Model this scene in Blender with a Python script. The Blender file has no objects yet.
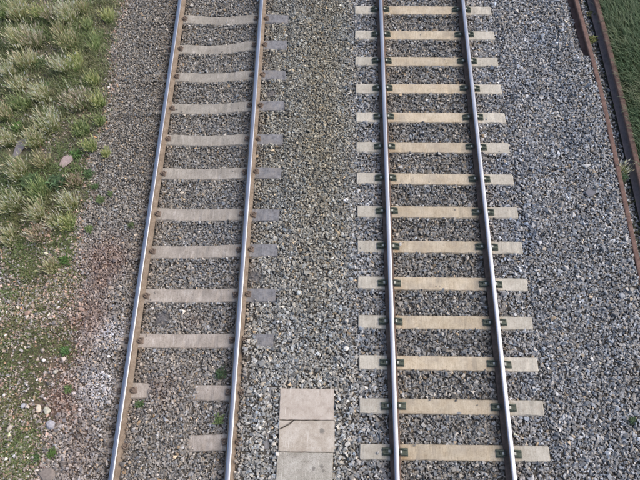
import bpy, bmesh, math, random
import numpy as np
from mathutils import Vector, Matrix, noise as mnoise

random.seed(7)
RNG = np.random.default_rng(11)
R = math.radians
SC = bpy.context.scene
COL = SC.collection

# ------------------------------------------------------------------ camera
cam_d = bpy.data.cameras.new('camera')
cam = bpy.data.objects.new('camera', cam_d)
COL.objects.link(cam)
cr = Vector((0.99986616, 0.01443313, -0.00770315))
cd = Vector((-0.01318197, 0.43186619, -0.90184135))
cu = Vector((-0.00968966, 0.9018222, 0.43199865))
M = Matrix((cr, cu, -cd)).transposed().to_4x4()
M.translation = Vector((-1.66588, 0.0, 9.05342))
cam.matrix_world = M
cam_d.sensor_width = 36.0
cam_d.lens = 36.0 * 651.99 / 640.0
cam_d.clip_start = 0.05
cam_d.clip_end = 2000
SC.camera = cam

# ------------------------------------------------------------------ sky, sun, exposure
SUN_EL, SUN_AZ = R(52), R(78)          # azimuth measured clockwise from +Y
world = bpy.data.worlds.new('World')
SC.world = world
world.use_nodes = True
wn = world.node_tree
for n in list(wn.nodes):
    wn.nodes.remove(n)
wo = wn.nodes.new('ShaderNodeOutputWorld')
wb = wn.nodes.new('ShaderNodeBackground')
sky = wn.nodes.new('ShaderNodeTexSky')
sky.sky_type = 'NISHITA'
sky.sun_disc = False
sky.sun_elevation = SUN_EL
sky.sun_rotation = SUN_AZ
sky.air_density = 1.0
sky.dust_density = 4.0
sky.ozone_density = 1.0
wb.inputs['Strength'].default_value = 0.14
wn.links.new(sky.outputs[0], wb.inputs['Color'])
wn.links.new(wb.outputs[0], wo.inputs['Surface'])
sun_d = bpy.data.lights.new('sun', 'SUN')
sun_d.energy = 1.0
sun_d.angle = R(40)
sun_d.color = (1.0, 0.95, 0.88)
sun = bpy.data.objects.new('sun', sun_d)
COL.objects.link(sun)
sdir = Vector((math.sin(SUN_AZ) * math.cos(SUN_EL), math.cos(SUN_AZ) * math.cos(SUN_EL), math.sin(SUN_EL)))
sun.rotation_euler = sdir.to_track_quat('Z', 'Y').to_euler()
sun.location = (6, 4, 14)
SC.view_settings.view_transform = 'Standard'
SC.view_settings.look = 'None'
SC.view_settings.gamma = 1.0
SC.view_settings.exposure = 0.75


# ------------------------------------------------------------------ helpers
def sstep(a, b, x):
    t = np.clip((np.asarray(x, float) - a) / (b - a), 0, 1)
    return t * t * (3 - 2 * t)


def win(x, a, b, w):
    return sstep(a - w, a + w, x) * (1 - sstep(b - w, b + w, x))


_tab = np.random.default_rng(3).random((64, 64))


def vnoise(x, y, f, ox=0.0):
    """smooth value noise 0..1 on a 64-periodic lattice"""
    x = np.asarray(x, float) * f + ox
    y = np.asarray(y, float) * f + ox * 1.7
    xi = np.floor(x).astype(int)
    yi = np.floor(y).astype(int)
    u = x - xi
    v = y - yi
    u = u * u * (3 - 2 * u)
    v = v * v * (3 - 2 * v)
    a = _tab[xi % 64, yi % 64]
    b = _tab[(xi + 1) % 64, yi % 64]
    c = _tab[xi % 64, (yi + 1) % 64]
    d = _tab[(xi + 1) % 64, (yi + 1) % 64]
    return (a * (1 - u) + b * u) * (1 - v) + (c * (1 - u) + d * u) * v


def fbm(x, y, f, ox=0.0):
    return 0.55 * vnoise(x, y, f, ox) + 0.3 * vnoise(x, y, f * 2.1, ox + 9) + 0.15 * vnoise(x, y, f * 4.3, ox + 21)


def blob(x, y, cx, cy, rx, ry=None):
    ry = ry or rx
    q = ((x - cx) / rx) ** 2 + ((y - cy) / ry) ** 2
    return np.exp(-q)


def link(name, me, mats, parent=None):
    ob = bpy.data.objects.new(name, me)
    for m in (mats if isinstance(mats, (list, tuple)) else [mats]):
        if m and me.materials.find(m.name) < 0:
            me.materials.append(m)
    COL.objects.link(ob)
    if parent:
        ob.parent = parent
    return ob


def from_bm(name, bm, mats, parent=None, smooth=False):
    me = bpy.data.meshes.new(name)
    bm.normal_update()
    bm.to_mesh(me)
    bm.free()
    if smooth:
        for p in me.polygons:
            p.use_smooth = True
    return link(name, me, mats, parent)


def tri_mesh(name, verts, tris, face_col=None, vert_col=None):
    """fast triangle mesh with an optional per-face or per-vertex colour attribute"""
    me = bpy.data.meshes.new(name)
    nv, nt = len(verts), len(tris)
    me.vertices.add(nv)
    me.vertices.foreach_set('co', np.ascontiguousarray(verts, np.float32).ravel())
    me.loops.add(nt * 3)
    me.loops.foreach_set('vertex_index', np.ascontiguousarray(tris, np.int32).ravel())
    me.polygons.add(nt)
    me.polygons.foreach_set('loop_start', np.arange(0, nt * 3, 3, dtype=np.int32))
    me.update(calc_edges=True)
    if face_col is not None:
        a = me.attributes.new('tone', 'FLOAT_COLOR', 'FACE')
        a.data.foreach_set('color', np.concatenate([face_col, np.ones((nt, 1))], 1).astype(np.float32).ravel())
    if vert_col is not None:
        a = me.attributes.new('tone', 'FLOAT_COLOR', 'POINT')
        a.data.foreach_set('color', np.concatenate([vert_col, np.ones((nv, 1))], 1).astype(np.float32).ravel())
    return me


def describe(o, label, cat, group=None):
    o['label'] = label
    o['category'] = cat
    if group:
        o['group'] = group
    return o


def empty(name, loc, rz=0.0):
    o = bpy.data.objects.new(name, None)
    o.empty_display_size = 0.1
    o.location = loc
    o.rotation_euler = (0, 0, rz)
    COL.objects.link(o)
    return o


# ------------------------------------------------------------------ materials
class Mat:
    def __init__(self, name, rough=0.9, metal=0.0, spec=0.3):
        self.m = bpy.data.materials.new(name)
        self.m.use_nodes = True
        self.t = self.m.node_tree
        self.b = self.t.nodes['Principled BSDF']
        self.b.inputs['Roughness'].default_value = rough
        self.b.inputs['Metallic'].default_value = metal
        self.b.inputs['Specular IOR Level'].default_value = spec
        self.co = None

    def n(self, typ, **kw):
        nd = self.t.nodes.new(typ)
        for k, v in kw.items():
            setattr(nd, k, v)
        return nd

    def l(self, a, b):
        self.t.links.new(a, b)

    def coords(self, per_object=True):
        if self.co is None:
            tc = self.n('ShaderNodeTexCoord')
            if per_object:
                oi = self.n('ShaderNodeObjectInfo')
                mu = self.n('ShaderNodeVectorMath', operation='SCALE')
                mu.inputs[0].default_value = (37.0, 53.0, 19.0)
                self.l(oi.outputs['Random'], mu.inputs['Scale'])
                ad = self.n('ShaderNodeVectorMath', operation='ADD')
                self.l(tc.outputs['Object'], ad.inputs[0])
                self.l(mu.outputs[0], ad.inputs[1])
                self.co = ad.outputs[0]
                self.rand = oi.outputs['Random']
            else:
                self.co = tc.outputs['Object']
            self.raw = tc.outputs['Object']
        return self.co

    def noise(self, scale, detail=4.0, rough=0.6, vec=None):
        nd = self.n('ShaderNodeTexNoise')
        nd.inputs['Scale'].default_value = scale
        nd.inputs['Detail'].default_value = detail
        nd.inputs['Roughness'].default_value = rough
        self.l(vec or self.coords(), nd.inputs['Vector'])
        return nd.outputs['Fac']

    def ramp(self, fac, stops):
        nd = self.n('ShaderNodeValToRGB')
        cr_ = nd.color_ramp
        while len(cr_.elements) < len(stops):
            cr_.elements.new(0.5)
        for e, (p, c) in zip(cr_.elements, stops):
            e.position = p
            e.color = (*c, 1) if len(c) == 3 else c
        self.l(fac, nd.inputs['Fac'])
        return nd.outputs['Color']

    def mix(self, a, b, fac, mode='MIX'):
        nd = self.n('ShaderNodeMix', data_type='RGBA', blend_type=mode)
        for sock, v in ((nd.inputs['Factor'], fac), (nd.inputs[6], a), (nd.inputs[7], b)):
            if isinstance(v, (int, float)):
                sock.default_value = v
            elif isinstance(v, tuple):
                sock.default_value = (*v, 1)
            else:
                self.l(v, sock)
        return nd.outputs[2]

    def math(self, op, a, b=0.0, clamp=False):
        nd = self.n('ShaderNodeMath', operation=op, use_clamp=clamp)
        for sock, v in ((nd.inputs[0], a), (nd.inputs[1], b)):
            if isinstance(v, (int, float)):
                sock.default_value = v
            else:
                self.l(v, sock)
        return nd.outputs[0]

    def remap(self, v, a, b, c=0.0, d=1.0):
        nd = self.n('ShaderNodeMapRange')
        self.l(v, nd.inputs[0])
        for i, q in enumerate((a, b, c, d)):
            nd.inputs[1 + i].default_value = q
        return nd.outputs[0]

    def streaks(self):
        """fine cast grain running across the sleeper, broken by pitting"""
        mp = self.n('ShaderNodeMapping')
        mp.inputs['Scale'].default_value = (55, 7, 7)
        self.l(self.coords(), mp.inputs[0])
        a = self.ramp(self.noise(1.0, 4, 0.65, mp.outputs[0]), [(0.3, (0.80, 0.79, 0.77)), (0.6, (1.06, 1.06, 1.06))])
        b = self.ramp(self.noise(48, 3, 0.7), [(0.30, (0.72, 0.70, 0.67)), (0.46, (1, 1, 1)), (0.7, (1.07, 1.07, 1.07))])
        return self.mix(a, b, 1.0, 'MULTIPLY')

    def color(self, c):
        if isinstance(c, tuple):
            self.b.inputs['Base Color'].default_value = (*c, 1)
        else:
            self.l(c, self.b.inputs['Base Color'])
        return self

    def bump(self, h, dist=0.004, strength=0.6):
        nd = self.n('ShaderNodeBump')
        nd.inputs['Distance'].default_value = dist
        nd.inputs['Strength'].default_value = strength
        self.l(h, nd.inputs['Height'])
        self.l(nd.outputs[0], self.b.inputs['Normal'])
        return self

    def attr(self, name='tone'):
        nd = self.n('ShaderNodeAttribute')
        nd.attribute_name = name
        return nd.outputs['Color']


def stone_mat():
    m = Mat('crushed_stone', 0.85, spec=0.25)
    m.coords(False)
    f = m.noise(90, 3)
    g = m.ramp(f, [(0.25, (0.72, 0.72, 0.72)), (0.75, (1.2, 1.2, 1.2))])
    m.color(m.mix(m.attr(), g, 1.0, 'MULTIPLY'))
    m.bump(m.noise(220, 3), 0.003, 0.5)
    return m.m


def soil_mat():
    m = Mat('soil', 0.97, spec=0.15)
    m.coords(False)
    g = m.ramp(m.noise(45, 6, 0.7), [(0.25, (0.6, 0.6, 0.6)), (0.75, (1.4, 1.4, 1.4))])
    m.color(m.mix(m.attr(), g, 1.0, 'MULTIPLY'))
    m.bump(m.noise(60, 6, 0.7), 0.03, 0.9)
    return m.m


def blade_mat(name):
    m = Mat(name, 0.65, spec=0.25)
    c = m.attr()
    m.color(c)
    tr = m.n('ShaderNodeBsdfTranslucent')
    m.l(c, tr.inputs['Color'])
    mx = m.n('ShaderNodeMixShader')
    mx.inputs[0].default_value = 0.42
    m.l(m.b.outputs[0], mx.inputs[1])
    m.l(tr.outputs[0], mx.inputs[2])
    out = [q for q in m.t.nodes if q.type == 'OUTPUT_MATERIAL'][0]
    m.l(mx.outputs[0], out.inputs['Surface'])
    return m.m


def concrete_new():
    """tan between the rails, paler and greyer at the ends, speckled and lightly stained"""
    m = Mat('tan_concrete', 0.9, spec=0.25)
    m.coords()
    sx = m.n('ShaderNodeSeparateXYZ')
    m.l(m.raw, sx.inputs[0])
    ax = m.math('ABSOLUTE', m.math('ADD', sx.outputs['X'], m.remap(m.noise(6), 0.3, 0.7, -0.04, 0.04)))
    e = m.remap(ax, 0.70, 0.86)
    tan = m.ramp(m.noise(5, 5), [(0.3, (0.38, 0.315, 0.225)), (0.5, (0.44, 0.375, 0.28)), (0.75, (0.50, 0.44, 0.345))])
    grey = m.ramp(m.noise(7, 5), [(0.3, (0.385, 0.36, 0.305)), (0.7, (0.48, 0.45, 0.39))])
    c = m.mix(tan, grey, e)
    rust = m.math('MULTIPLY', m.remap(ax, 0.48, 0.70), m.remap(m.noise(9), 0.42, 0.65))
    c = m.mix(c, (0.30, 0.19, 0.095), m.math('MULTIPLY', m.math('SUBTRACT', rust, e, True), 0.6))
    tone = m.remap(m.rand, 0, 1, 0.9, 1.08)
    cm = m.n('ShaderNodeCombineColor')
    for i in range(3):
        m.l(tone, cm.inputs[i])
    c = m.mix(c, cm.outputs[0], 1.0, 'MULTIPLY')
    sp = m.ramp(m.noise(130, 2), [(0.33, (0.6, 0.58, 0.55)), (0.43, (1, 1, 1))])
    c = m.mix(c, sp, 0.55, 'MULTIPLY')
    dirt = m.ramp(m.noise(16, 6, 0.75), [(0.28, (0.5, 0.46, 0.4)), (0.42, (1, 1, 1))])
    c = m.mix(c, dirt, 0.45, 'MULTIPLY')
    c = m.mix(c, m.streaks(), 0.9, 'MULTIPLY')
    blot = m.remap(m.noise(3.2, 5, 0.7), 0.50, 0.66, 0, 0.5)
    c = m.mix(c, (0.26, 0.23, 0.19), blot)
    m.color(c)
    m.bump(m.noise(140, 3), 0.003, 0.7)
    return m.m


def concrete_old():
    """pinkish grey with pale scuffs between the rails, slate grey outer end"""
    m = Mat('old_grey_concrete', 0.92, spec=0.25)
    m.coords()
    sx = m.n('ShaderNodeSeparateXYZ')
    m.l(m.raw, sx.inputs[0])
    xx = m.math('ADD', sx.outputs['X'], m.remap(m.noise(7), 0.3, 0.7, -0.03, 0.03))
    e = m.remap(xx, 0.68, 0.90)
    wn_ = m.n('ShaderNodeNewGeometry')
    sy = m.n('ShaderNodeSeparateXYZ')
    m.l(wn_.outputs['Position'], sy.inputs[0])
    near = m.remap(sy.outputs['Y'], 6.5, 2.5)        # the nearer sleepers are paler and pinker
    far_c = m.ramp(m.noise(5, 5), [(0.3, (0.235, 0.218, 0.190)), (0.7, (0.34, 0.318, 0.282))])
    near_c = m.ramp(m.noise(5, 5), [(0.3, (0.28, 0.245, 0.212)), (0.55, (0.36, 0.318, 0.28)), (0.75, (0.44, 0.40, 0.36))])
    c = m.mix(far_c, near_c, near)
    slate = m.ramp(m.noise(14, 5, 0.7), [(0.3, (0.125, 0.127, 0.138)), (0.55, (0.19, 0.192, 0.205)), (0.75, (0.26, 0.25, 0.245))])
    c = m.mix(c, slate, e)
    sc = m.n('ShaderNodeTexNoise')
    sc.inputs['Scale'].default_value = 1.0
    sc.inputs['Detail'].default_value = 4
    mp = m.n('ShaderNodeMapping')
    mp.inputs['Scale'].default_value = (28, 5, 5)
    m.l(m.co, mp.inputs[0])
    m.l(mp.outputs[0], sc.inputs['Vector'])
    scuff = m.math('MULTIPLY', m.remap(sc.outputs['Fac'], 0.58, 0.72), m.math('SUBTRACT', 0.4, m.math('MULTIPLY', e, 0.3)))
    c = m.mix(c, (0.58, 0.53, 0.50), scuff)
    dirt = m.ramp(m.noise(14, 6, 0.75), [(0.28, (0.5, 0.46, 0.42)), (0.45, (1, 1, 1))])
    c = m.mix(c, dirt, 0.6, 'MULTIPLY')
    sp = m.ramp(m.noise(120, 2), [(0.3, (0.6, 0.6, 0.6)), (0.5, (1, 1, 1))])
    c = m.mix(c, sp, 0.5, 'MULTIPLY')
    c = m.mix(c, m.streaks(), 1.0, 'MULTIPLY')
    blot = m.remap(m.noise(3.5, 5, 0.7), 0.5, 0.66, 0, 0.45)
    c = m.mix(c, (0.20, 0.18, 0.16), blot)
    m.color(c)
    m.bump(m.noise(120, 3), 0.003, 0.8)
    return m.m


def rust_mat(name, a, b, c):
    m = Mat(name, 0.88, spec=0.25)
    m.coords()
    col = m.ramp(m.noise(9, 6, 0.7), [(0.3, a), (0.5, b), (0.72, c)])
    col = m.mix(col, m.ramp(m.noise(80, 3), [(0.3, (0.7, 0.7, 0.7)), (0.6, (1.1, 1.1, 1.1))]), 0.8, 'MULTIPLY')
    m.color(col)
    m.bump(m.noise(90, 4), 0.002, 0.6)
    return m.m


def steel_mat(name, col, rough):
    m = Mat(name, rough, 1.0)
    m.coords(False)
    mp = m.n('ShaderNodeMapping')
    mp.inputs['Scale'].default_value = (240, 1.2, 60)
    m.l(m.co, mp.inputs[0])
    f = m.n('ShaderNodeTexNoise')
    f.inputs['Scale'].default_value = 1.0
    f.inputs['Detail'].default_value = 4
    m.l(mp.outputs[0], f.inputs['Vector'])
    k = m.ramp(f.outputs['Fac'], [(0.3, tuple(q * 0.7 for q in col)), (0.65, col)])
    m.color(k)
    m.l(m.remap(f.outputs['Fac'], 0.3, 0.7, rough * 0.8, rough * 1.3), m.b.inputs['Roughness'])
    return m.m


def slab_mat(name, cols, spots, rough_amt):
    m = Mat(name, 0.93, spec=0.2)
    m.coords()
    c = m.ramp(m.noise(6, 6, 0.65), [(0.28, cols[0]), (0.5, cols[1]), (0.74, cols[2])])
    sp = m.ramp(m.noise(110, 3, 0.7), [(0.3, (0.5, 0.48, 0.45)), (0.5, (1, 1, 1)), (0.75, (1.15, 1.15, 1.15))])
    c = m.mix(c, sp, rough_amt, 'MULTIPLY')
    bl = m.ramp(m.noise(18, 5, 0.7), [(0.3, (0.62, 0.6, 0.56)), (0.5, (1, 1, 1))])
    c = m.mix(c, bl, 0.5, 'MULTIPLY')
    st = m.n('ShaderNodeTexNoise')
    st.inputs['Scale'].default_value = 1.0
    mp = m.n('ShaderNodeMapping')
    mp.inputs['Scale'].default_value = (70, 7, 7)
    m.l(m.co, mp.inputs[0])
    m.l(mp.outputs[0], st.inputs['Vector'])
    c = m.mix(c, (0.62, 0.58, 0.52), m.remap(st.outputs['Fac'], 0.62, 0.74, 0, 0.55))
    for (sx, sy, r) in spots:
        vd = m.n('ShaderNodeVectorMath', operation='DISTANCE')
        m.l(m.raw, vd.inputs[0])
        vd.inputs[1].default_value = (sx, sy, 0.0)
        d = m.math('ADD', vd.outputs['Value'], m.remap(m.noise(40), 0.3, 0.7, -0.012, 0.012))
        c = m.mix(c, (0.15, 0.14, 0.125), m.remap(d, r, r * 0.55, 0, 0.8))
    m.color(c)
    m.bump(m.noise(110, 4, 0.7), 0.004, 0.7)
    return m.m


def plain(name, col, rough=0.8, var=0.3):
    m = Mat(name, rough, spec=0.3)
    m.coords()
    m.color(m.ramp(m.noise(40, 4), [(0.3, tuple(c * (1 - var) for c in col)), (0.7, tuple(c * (1 + var) for c in col))]))
    m.bump(m.noise(120, 3), 0.002, 0.4)
    return m.m


STONE = stone_mat()
SOIL = soil_mat()
GRASS = blade_mat('grass_blades')
TAN = concrete_new()
OLD = concrete_old()
RUST_L = rust_mat('dusty_rust', (0.15, 0.115, 0.085), (0.215, 0.17, 0.13), (0.29, 0.24, 0.19))
RUST_R = rust_mat('dark_rust', (0.075, 0.055, 0.045), (0.12, 0.085, 0.068), (0.18, 0.125, 0.095))
RUST_S = rust_mat('deep_rust', (0.085, 0.056, 0.047), (0.14, 0.088, 0.073), (0.20, 0.13, 0.108))
WEB_S = rust_mat('grey_web', (0.11, 0.092, 0.09), (0.17, 0.14, 0.135), (0.23, 0.175, 0.155))
STEEL = steel_mat('polished_rail_steel', (0.40, 0.42, 0.47), 0.36)
CLIP_RUST = rust_mat('clip_rust', (0.10, 0.078, 0.064), (0.17, 0.132, 0.108), (0.25, 0.19, 0.15))
CLIP_GREEN = rust_mat('dull_green_iron', (0.055, 0.068, 0.054), (0.085, 0.102, 0.082), (0.125, 0.125, 0.098))
CLIP_DARK = plain('dark_spring_steel', (0.05, 0.052, 0.05), 0.5)
NYLON = plain('pale_nylon', (0.45, 0.46, 0.42), 0.6, 0.15)
TWIG = plain('dark_twig', (0.03, 0.025, 0.02), 0.9)

# ------------------------------------------------------------------ layout (metres; right track runs along X = 0)
XL = -3.692
GA = 0.7525
SLEEP_R = [(0.037, 9.1698 - 0.6041 * k - 0.098, 0.0) for k in range(14)]
SLEEP_L = [(8.929, 0.8), (8.253, 4.2), (7.604, 2.3), (6.931, 2.9), (6.272, 1.1), (5.618, 1.2), (4.864, 0.3),
           (4.221, 2.0), (3.506, 1.0), (2.812, 0.6), (2.078, -0.8), (1.382, 2.6)]
SLEEP_L = [(XL, y - 0.098, R(a)) for y, a in SLEEP_L]


def top_old(x, dip=0.052):
    ax = np.abs(x)
    return -dip * (1 - sstep(0.12, 0.62, ax)) - 0.02 * sstep(0.95, 1.22, ax)


def height(x, y):
    """surface the stones lie on; sleeper seats are at z = 0"""
    x = np.asarray(x, float)
    y = np.asarray(y, float)
    h = np.full(np.broadcast(x, y).shape, -0.042) + 0.016 * (fbm(x, y, 1.6, 5) - 0.5)
    # left cess: heaped over the sleeper ends, then rising to the verge
    h = h + 0.075 * (1 - sstep(-4.72, -4.42, x))
    h = h + 0.05 * (1 - sstep(-6.2, -5.2, x)) + (1 - sstep(-6.0, -5.4, x)) * 0.10 * (fbm(x, y, 1.3, 40) - 0.5)
    # bed of the left track is full in the middle at the near end, and over the outer sleeper ends there
    nr = 1 - sstep(2.25, 2.5, y)
    h = h + 0.062 * nr * win(x, -4.14, -3.56, 0.06)
    h = h + 0.06 * (1 - sstep(1.75, 1.95, y)) * win(x, -4.5, -4.1, 0.05)
    h = h + 0.07 * (1 - sstep(2.4, 2.9, y + 0.15 * np.sin(x * 9))) * win(x, -2.93, -2.48, 0.08)
    h = h + 0.075 * np.clip(1.3 * blob(x, y, -2.79, 2.70, 0.11, 0.17) + 0.6 * blob(x, y, -2.62, 2.60, 0.16, 0.07), 0, 1)
    # left track bed is lower between its dipped sleepers
    h = h - 0.02 * win(x, -4.1, -3.3, 0.2) * sstep(2.4, 2.8, y)
    # six foot
    h = h + 0.032 * win(x, -2.40, -1.28, 0.06)
    # right cess climbing to the disused rails
    h = h + 0.03 * sstep(1.3, 1.5, x) + 0.10 * sstep(1.9, 2.8, x)
    h = h - 0.14 * win(x, 3.02, 3.27, 0.04) + 0.02 * sstep(3.3, 3.6, x)
    # top end: rail stands clear of the stones
    h = h - 0.13 * sstep(7.85, 8.15, y) * win(x, 2.66, 3.0, 0.07)
    return h


# grass verge edge (left) as a function of y
GE_Y = [-2, 0.5, 2.0, 3.2, 4.4, 5.2, 6.0, 6.6, 7.8, 9.3, 13]
GE_X = [-5.35, -5.3, -5.22, -5.22, -5.38, -5.45, -5.5, -5.42, -5.46, -5.55, -5.6]


def verge(x, y):
    """0 on stones .. 1 in the verge"""
    e = np.interp(y, GE_Y, GE_X)
    return 1 - sstep(-0.35, 0.25, x - e + 0.5 * (fbm(x, y, 2.2, 60) - 0.5))


def redsoil(x, y):
    n = fbm(x, y, 3.0, 77)
    b = (1.5 * blob(x, y, -5.08, 3.15, 0.2, 0.42) + 1.3 * blob(x, y, -5.02, 3.95, 0.3, 0.36) + 0.55 * blob(x, y, -5.3, 2.3, 0.35, 0.9)
         + 0.55 * blob(x, y, -5.35, 1.9, 0.3, 0.25) + 0.45 * blob(x, y, -5.0, 1.2, 0.3, 0.6) + 0.3 * blob(x, y, -5.9, 2.6, 0.5, 0.8)
         + 0.5 * blob(x, y, -3.66, 3.02, 0.14, 0.10) + 0.4 * blob(x, y, -4.1, 2.05, 0.15, .1) + 0.35 * blob(x, y, -3.9, 2.0, 0.4, 0.3))
    return np.clip(b * (0.1 + 1.5 * n) * 0.95, 0, 1)


DARK = [(-2.686, 7.163, 0.085, 0.075), (-2.766, 3.742, 0.09, 0.10), (-4.10, 3.06, 0.10, 0.11)]


def dark_patch(x, y):
    b = np.zeros(x.shape)
    for cx, cy, rx, ry in DARK:
        b = b + np.exp(-(((x - cx) / rx) ** 4 + ((y - cy) / ry) ** 4))
    return np.clip(b, 0, 1)


# ------------------------------------------------------------------ ground sheet
def build_ground():
    gx = np.concatenate([[-400, -120, -40, -18, -11], np.arange(-9.6, 6.0, 0.07), [7, 11, 20, 45, 130, 400]])
    gy = np.concatenate([[-400, -120, -40, -15, -6, -3], np.arange(-1.5, 12.0, 0.07), [13.5, 16, 24, 45, 130, 400]])
    X, Y = np.meshgrid(gx, gy, indexing='ij')
    inner = win(X, -9.4, 5.8, 1.0) * win(Y, -1.4, 12, 1.0)
    Z = height(X, Y) - 0.018
    Z = Z * inner + (1 - inner) * 0.0
    n = fbm(X, Y, 2.0, 11)[..., None]
    stone_c = np.array([0.105, 0.096, 0.084]) * (0.7 + 0.7 * n)
    verge_c = (np.array([0.15, 0.165, 0.092]) * n + np.array([0.18, 0.15, 0.125]) * (1 - n))
    red_c = np.array([0.19, 0.118, 0.094])
    v = verge(X, Y)[..., None]
    c = stone_c * (1 - v) + verge_c * v
    r = redsoil(X, Y)[..., None] * 0.9
    c = c * (1 - r) + red_c * r
    g = sstep(3.15, 3.3, X)[..., None]
    c = c * (1 - g) + np.array([0.045, 0.062, 0.028]) * g
    dk = dark_patch(X, Y)[..., None]
    c = c * (1 - dk) + np.array([0.165, 0.158, 0.160]) * dk
    Z = Z + 0.03 * dark_patch(X, Y)
    I, J = X.shape
    idx = np.arange(I * J).reshape(I, J)
    q = np.stack([idx[:-1, :-1], idx[1:, :-1], idx[1:, 1:], idx[:-1, 1:]], -1).reshape(-1, 4)
    tr = np.concatenate([q[:, [0, 1, 2]], q[:, [0, 2, 3]]])
    me = tri_mesh('ground', np.stack([X, Y, Z], -1).reshape(-1, 3), tr, vert_col=c.reshape(-1, 3))
    me.polygons.foreach_set('use_smooth', np.ones(len(tr), bool))
    o = link('ground', me, SOIL)
    o['kind'] = 'structure'


build_ground()


# ------------------------------------------------------------------ rails and sleepers
def rail_profile(wid=1.0, k=1.0):
    half = [(0.070, 0.0), (0.070, 0.010), (0.030, 0.020), (0.011, 0.034), (0.009, 0.075), (0.011, 0.112), (0.033, 0.122),
            (0.0355, 0.130), (0.0345, 0.150), (0.030, 0.157), (0.020, 0.1603), (0.008, 0.161)]
    pts = [(x * wid, z * k) for x, z in half]
    return pts + [(-x, z) for x, z in reversed(pts)]


def build_rail(name, pts_fn, y0, y1, step, mats, parent, polish, wid=1.0, ztop=0.1535):
    prof = rail_profile(wid)
    n = len(prof)
    bm = bmesh.new()
    rows = []
    ys = np.arange(y0, y1 + 1e-6, step)
    for y in ys:
        x, z = pts_fn(y)
        rows.append([bm.verts.new((x + px, y, z + pz)) for px, pz in prof])
    for a, b in zip(rows[:-1], rows[1:]):
        for i in range(n):
            j = (i + 1) % n
            f = bm.faces.new((a[i], a[j], b[j], b[i]))
            f.smooth = True
            zc = 0.5 * (prof[i][1] + prof[j][1])
            top = zc > ztop
            f.material_index = 1 if (polish and top) else 0
    for r, rev in ((rows[0], False), (rows[-1], True)):
        bm.faces.new(r if not rev else list(reversed(r)))
    bmesh.ops.recalc_face_normals(bm, faces=bm.faces)
    o = from_bm(name, bm, mats, parent)
    m = o.modifiers.new('edges', 'EDGE_SPLIT')
    m.split_angle = R(40)
    return o


def sleeper_mesh(name, x0, x1, topf, tw, bw, depth, seed):
    rnd = random.Random(seed)
    xs = [x0, x0 + 0.012] + list(np.linspace(x0 + 0.06, x1 - 0.06, 40)) + [x1 - 0.012, x1]
    bm = bmesh.new()
    rows = []
    for i, x in enumerate(xs):
        e = 0.012 if i in (0, len(xs) - 1) else 0.0
        zt = float(topf(x)) - e
        j = lambda s=0.0035: rnd.uniform(-s, s) - (rnd.random() < 0.08) * 0.009
        h = tw / 2
        rows.append([bm.verts.new(v) for v in (
            (x, -bw / 2 + e, zt - depth), (x, -h - 0.004 + e, zt - 0.014 + j()), (x, -h + 0.008 + e + j(), zt + j(0.001)),
            (x, h - 0.008 - e + j(), zt + j(0.001)), (x, h + 0.004 - e, zt - 0.014 + j()), (x, bw / 2 - e, zt - depth))])
    for a, b in zip(rows[:-1], rows[1:]):
        for i in range(6):
            k = (i + 1) % 6
            bm.faces.new((a[i], a[k], b[k], b[i]))
    bm.faces.new(rows[0])
    bm.faces.new(list(reversed(rows[-1])))
    bmesh.ops.recalc_face_normals(bm, faces=bm.faces)
    me = bpy.data.meshes.new(name)
    bm.to_mesh(me)
    bm.free()
    return me


def add_box(bm, cx, cy, cz, sx, sy, sz, rz=0.0, taper=1.0):
    vs = []
    for z, t in ((-0.5, 1.0), (0.5, taper)):
        for x, y in ((-.5, -.5), (.5, -.5), (.5, .5), (-.5, .5)):
            px, py = x * sx * t, y * sy * t
            vs.append(bm.verts.new((cx + px * math.cos(rz) - py * math.sin(rz), cy + px * math.sin(rz) + py * math.cos(rz), cz + z * sz)))
    for f in ((3, 2, 1, 0), (4, 5, 6, 7), (0, 1, 5, 4), (1, 2, 6, 5), (2, 3, 7, 6), (3, 0, 4, 7)):
        bm.faces.new([vs[i] for i in f])


def add_tube(bm, pts, r, seg=6):
    pts = [Vector(p) for p in pts]
    rings = []
    for i, p in enumerate(pts):
        t = (pts[min(i + 1, len(pts) - 1)] - pts[max(i - 1, 0)]).normalized()
        a = t.cross(Vector((0.13, 0.21, 0.97))).normalized()
        b = t.cross(a)
        rings.append([bm.verts.new(p + a * r * math.cos(q) + b * r * math.sin(q)) for q in (2 * math.pi * s / seg for s in range(seg))])
    for a, b in zip(rings[:-1], rings[1:]):
        for s in range(seg):
            bm.faces.new((a[s], a[(s + 1) % seg], b[(s + 1) % seg], b[s]))
    bm.faces.new(rings[0])
    bm.faces.new(list(reversed(rings[-1])))


def add_cyl(bm, cx, cy, z0, z1, r, seg=10, r2=None):
    r2 = r if r2 is None else r2
    a = [bm.verts.new((cx + r * math.cos(2 * math.pi * s / seg), cy + r * math.sin(2 * math.pi * s / seg), z0)) for s in range(seg)]
    b = [bm.verts.new((cx + r2 * math.cos(2 * math.pi * s / seg), cy + r2 * math.sin(2 * math.pi * s / seg), z1)) for s in range(seg)]
    for s in range(seg):
        bm.faces.new((a[s], a[(s + 1) % seg], b[(s + 1) % seg], b[s]))
    bm.faces.new(b)
    bm.faces.new(list(reversed(a)))


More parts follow.
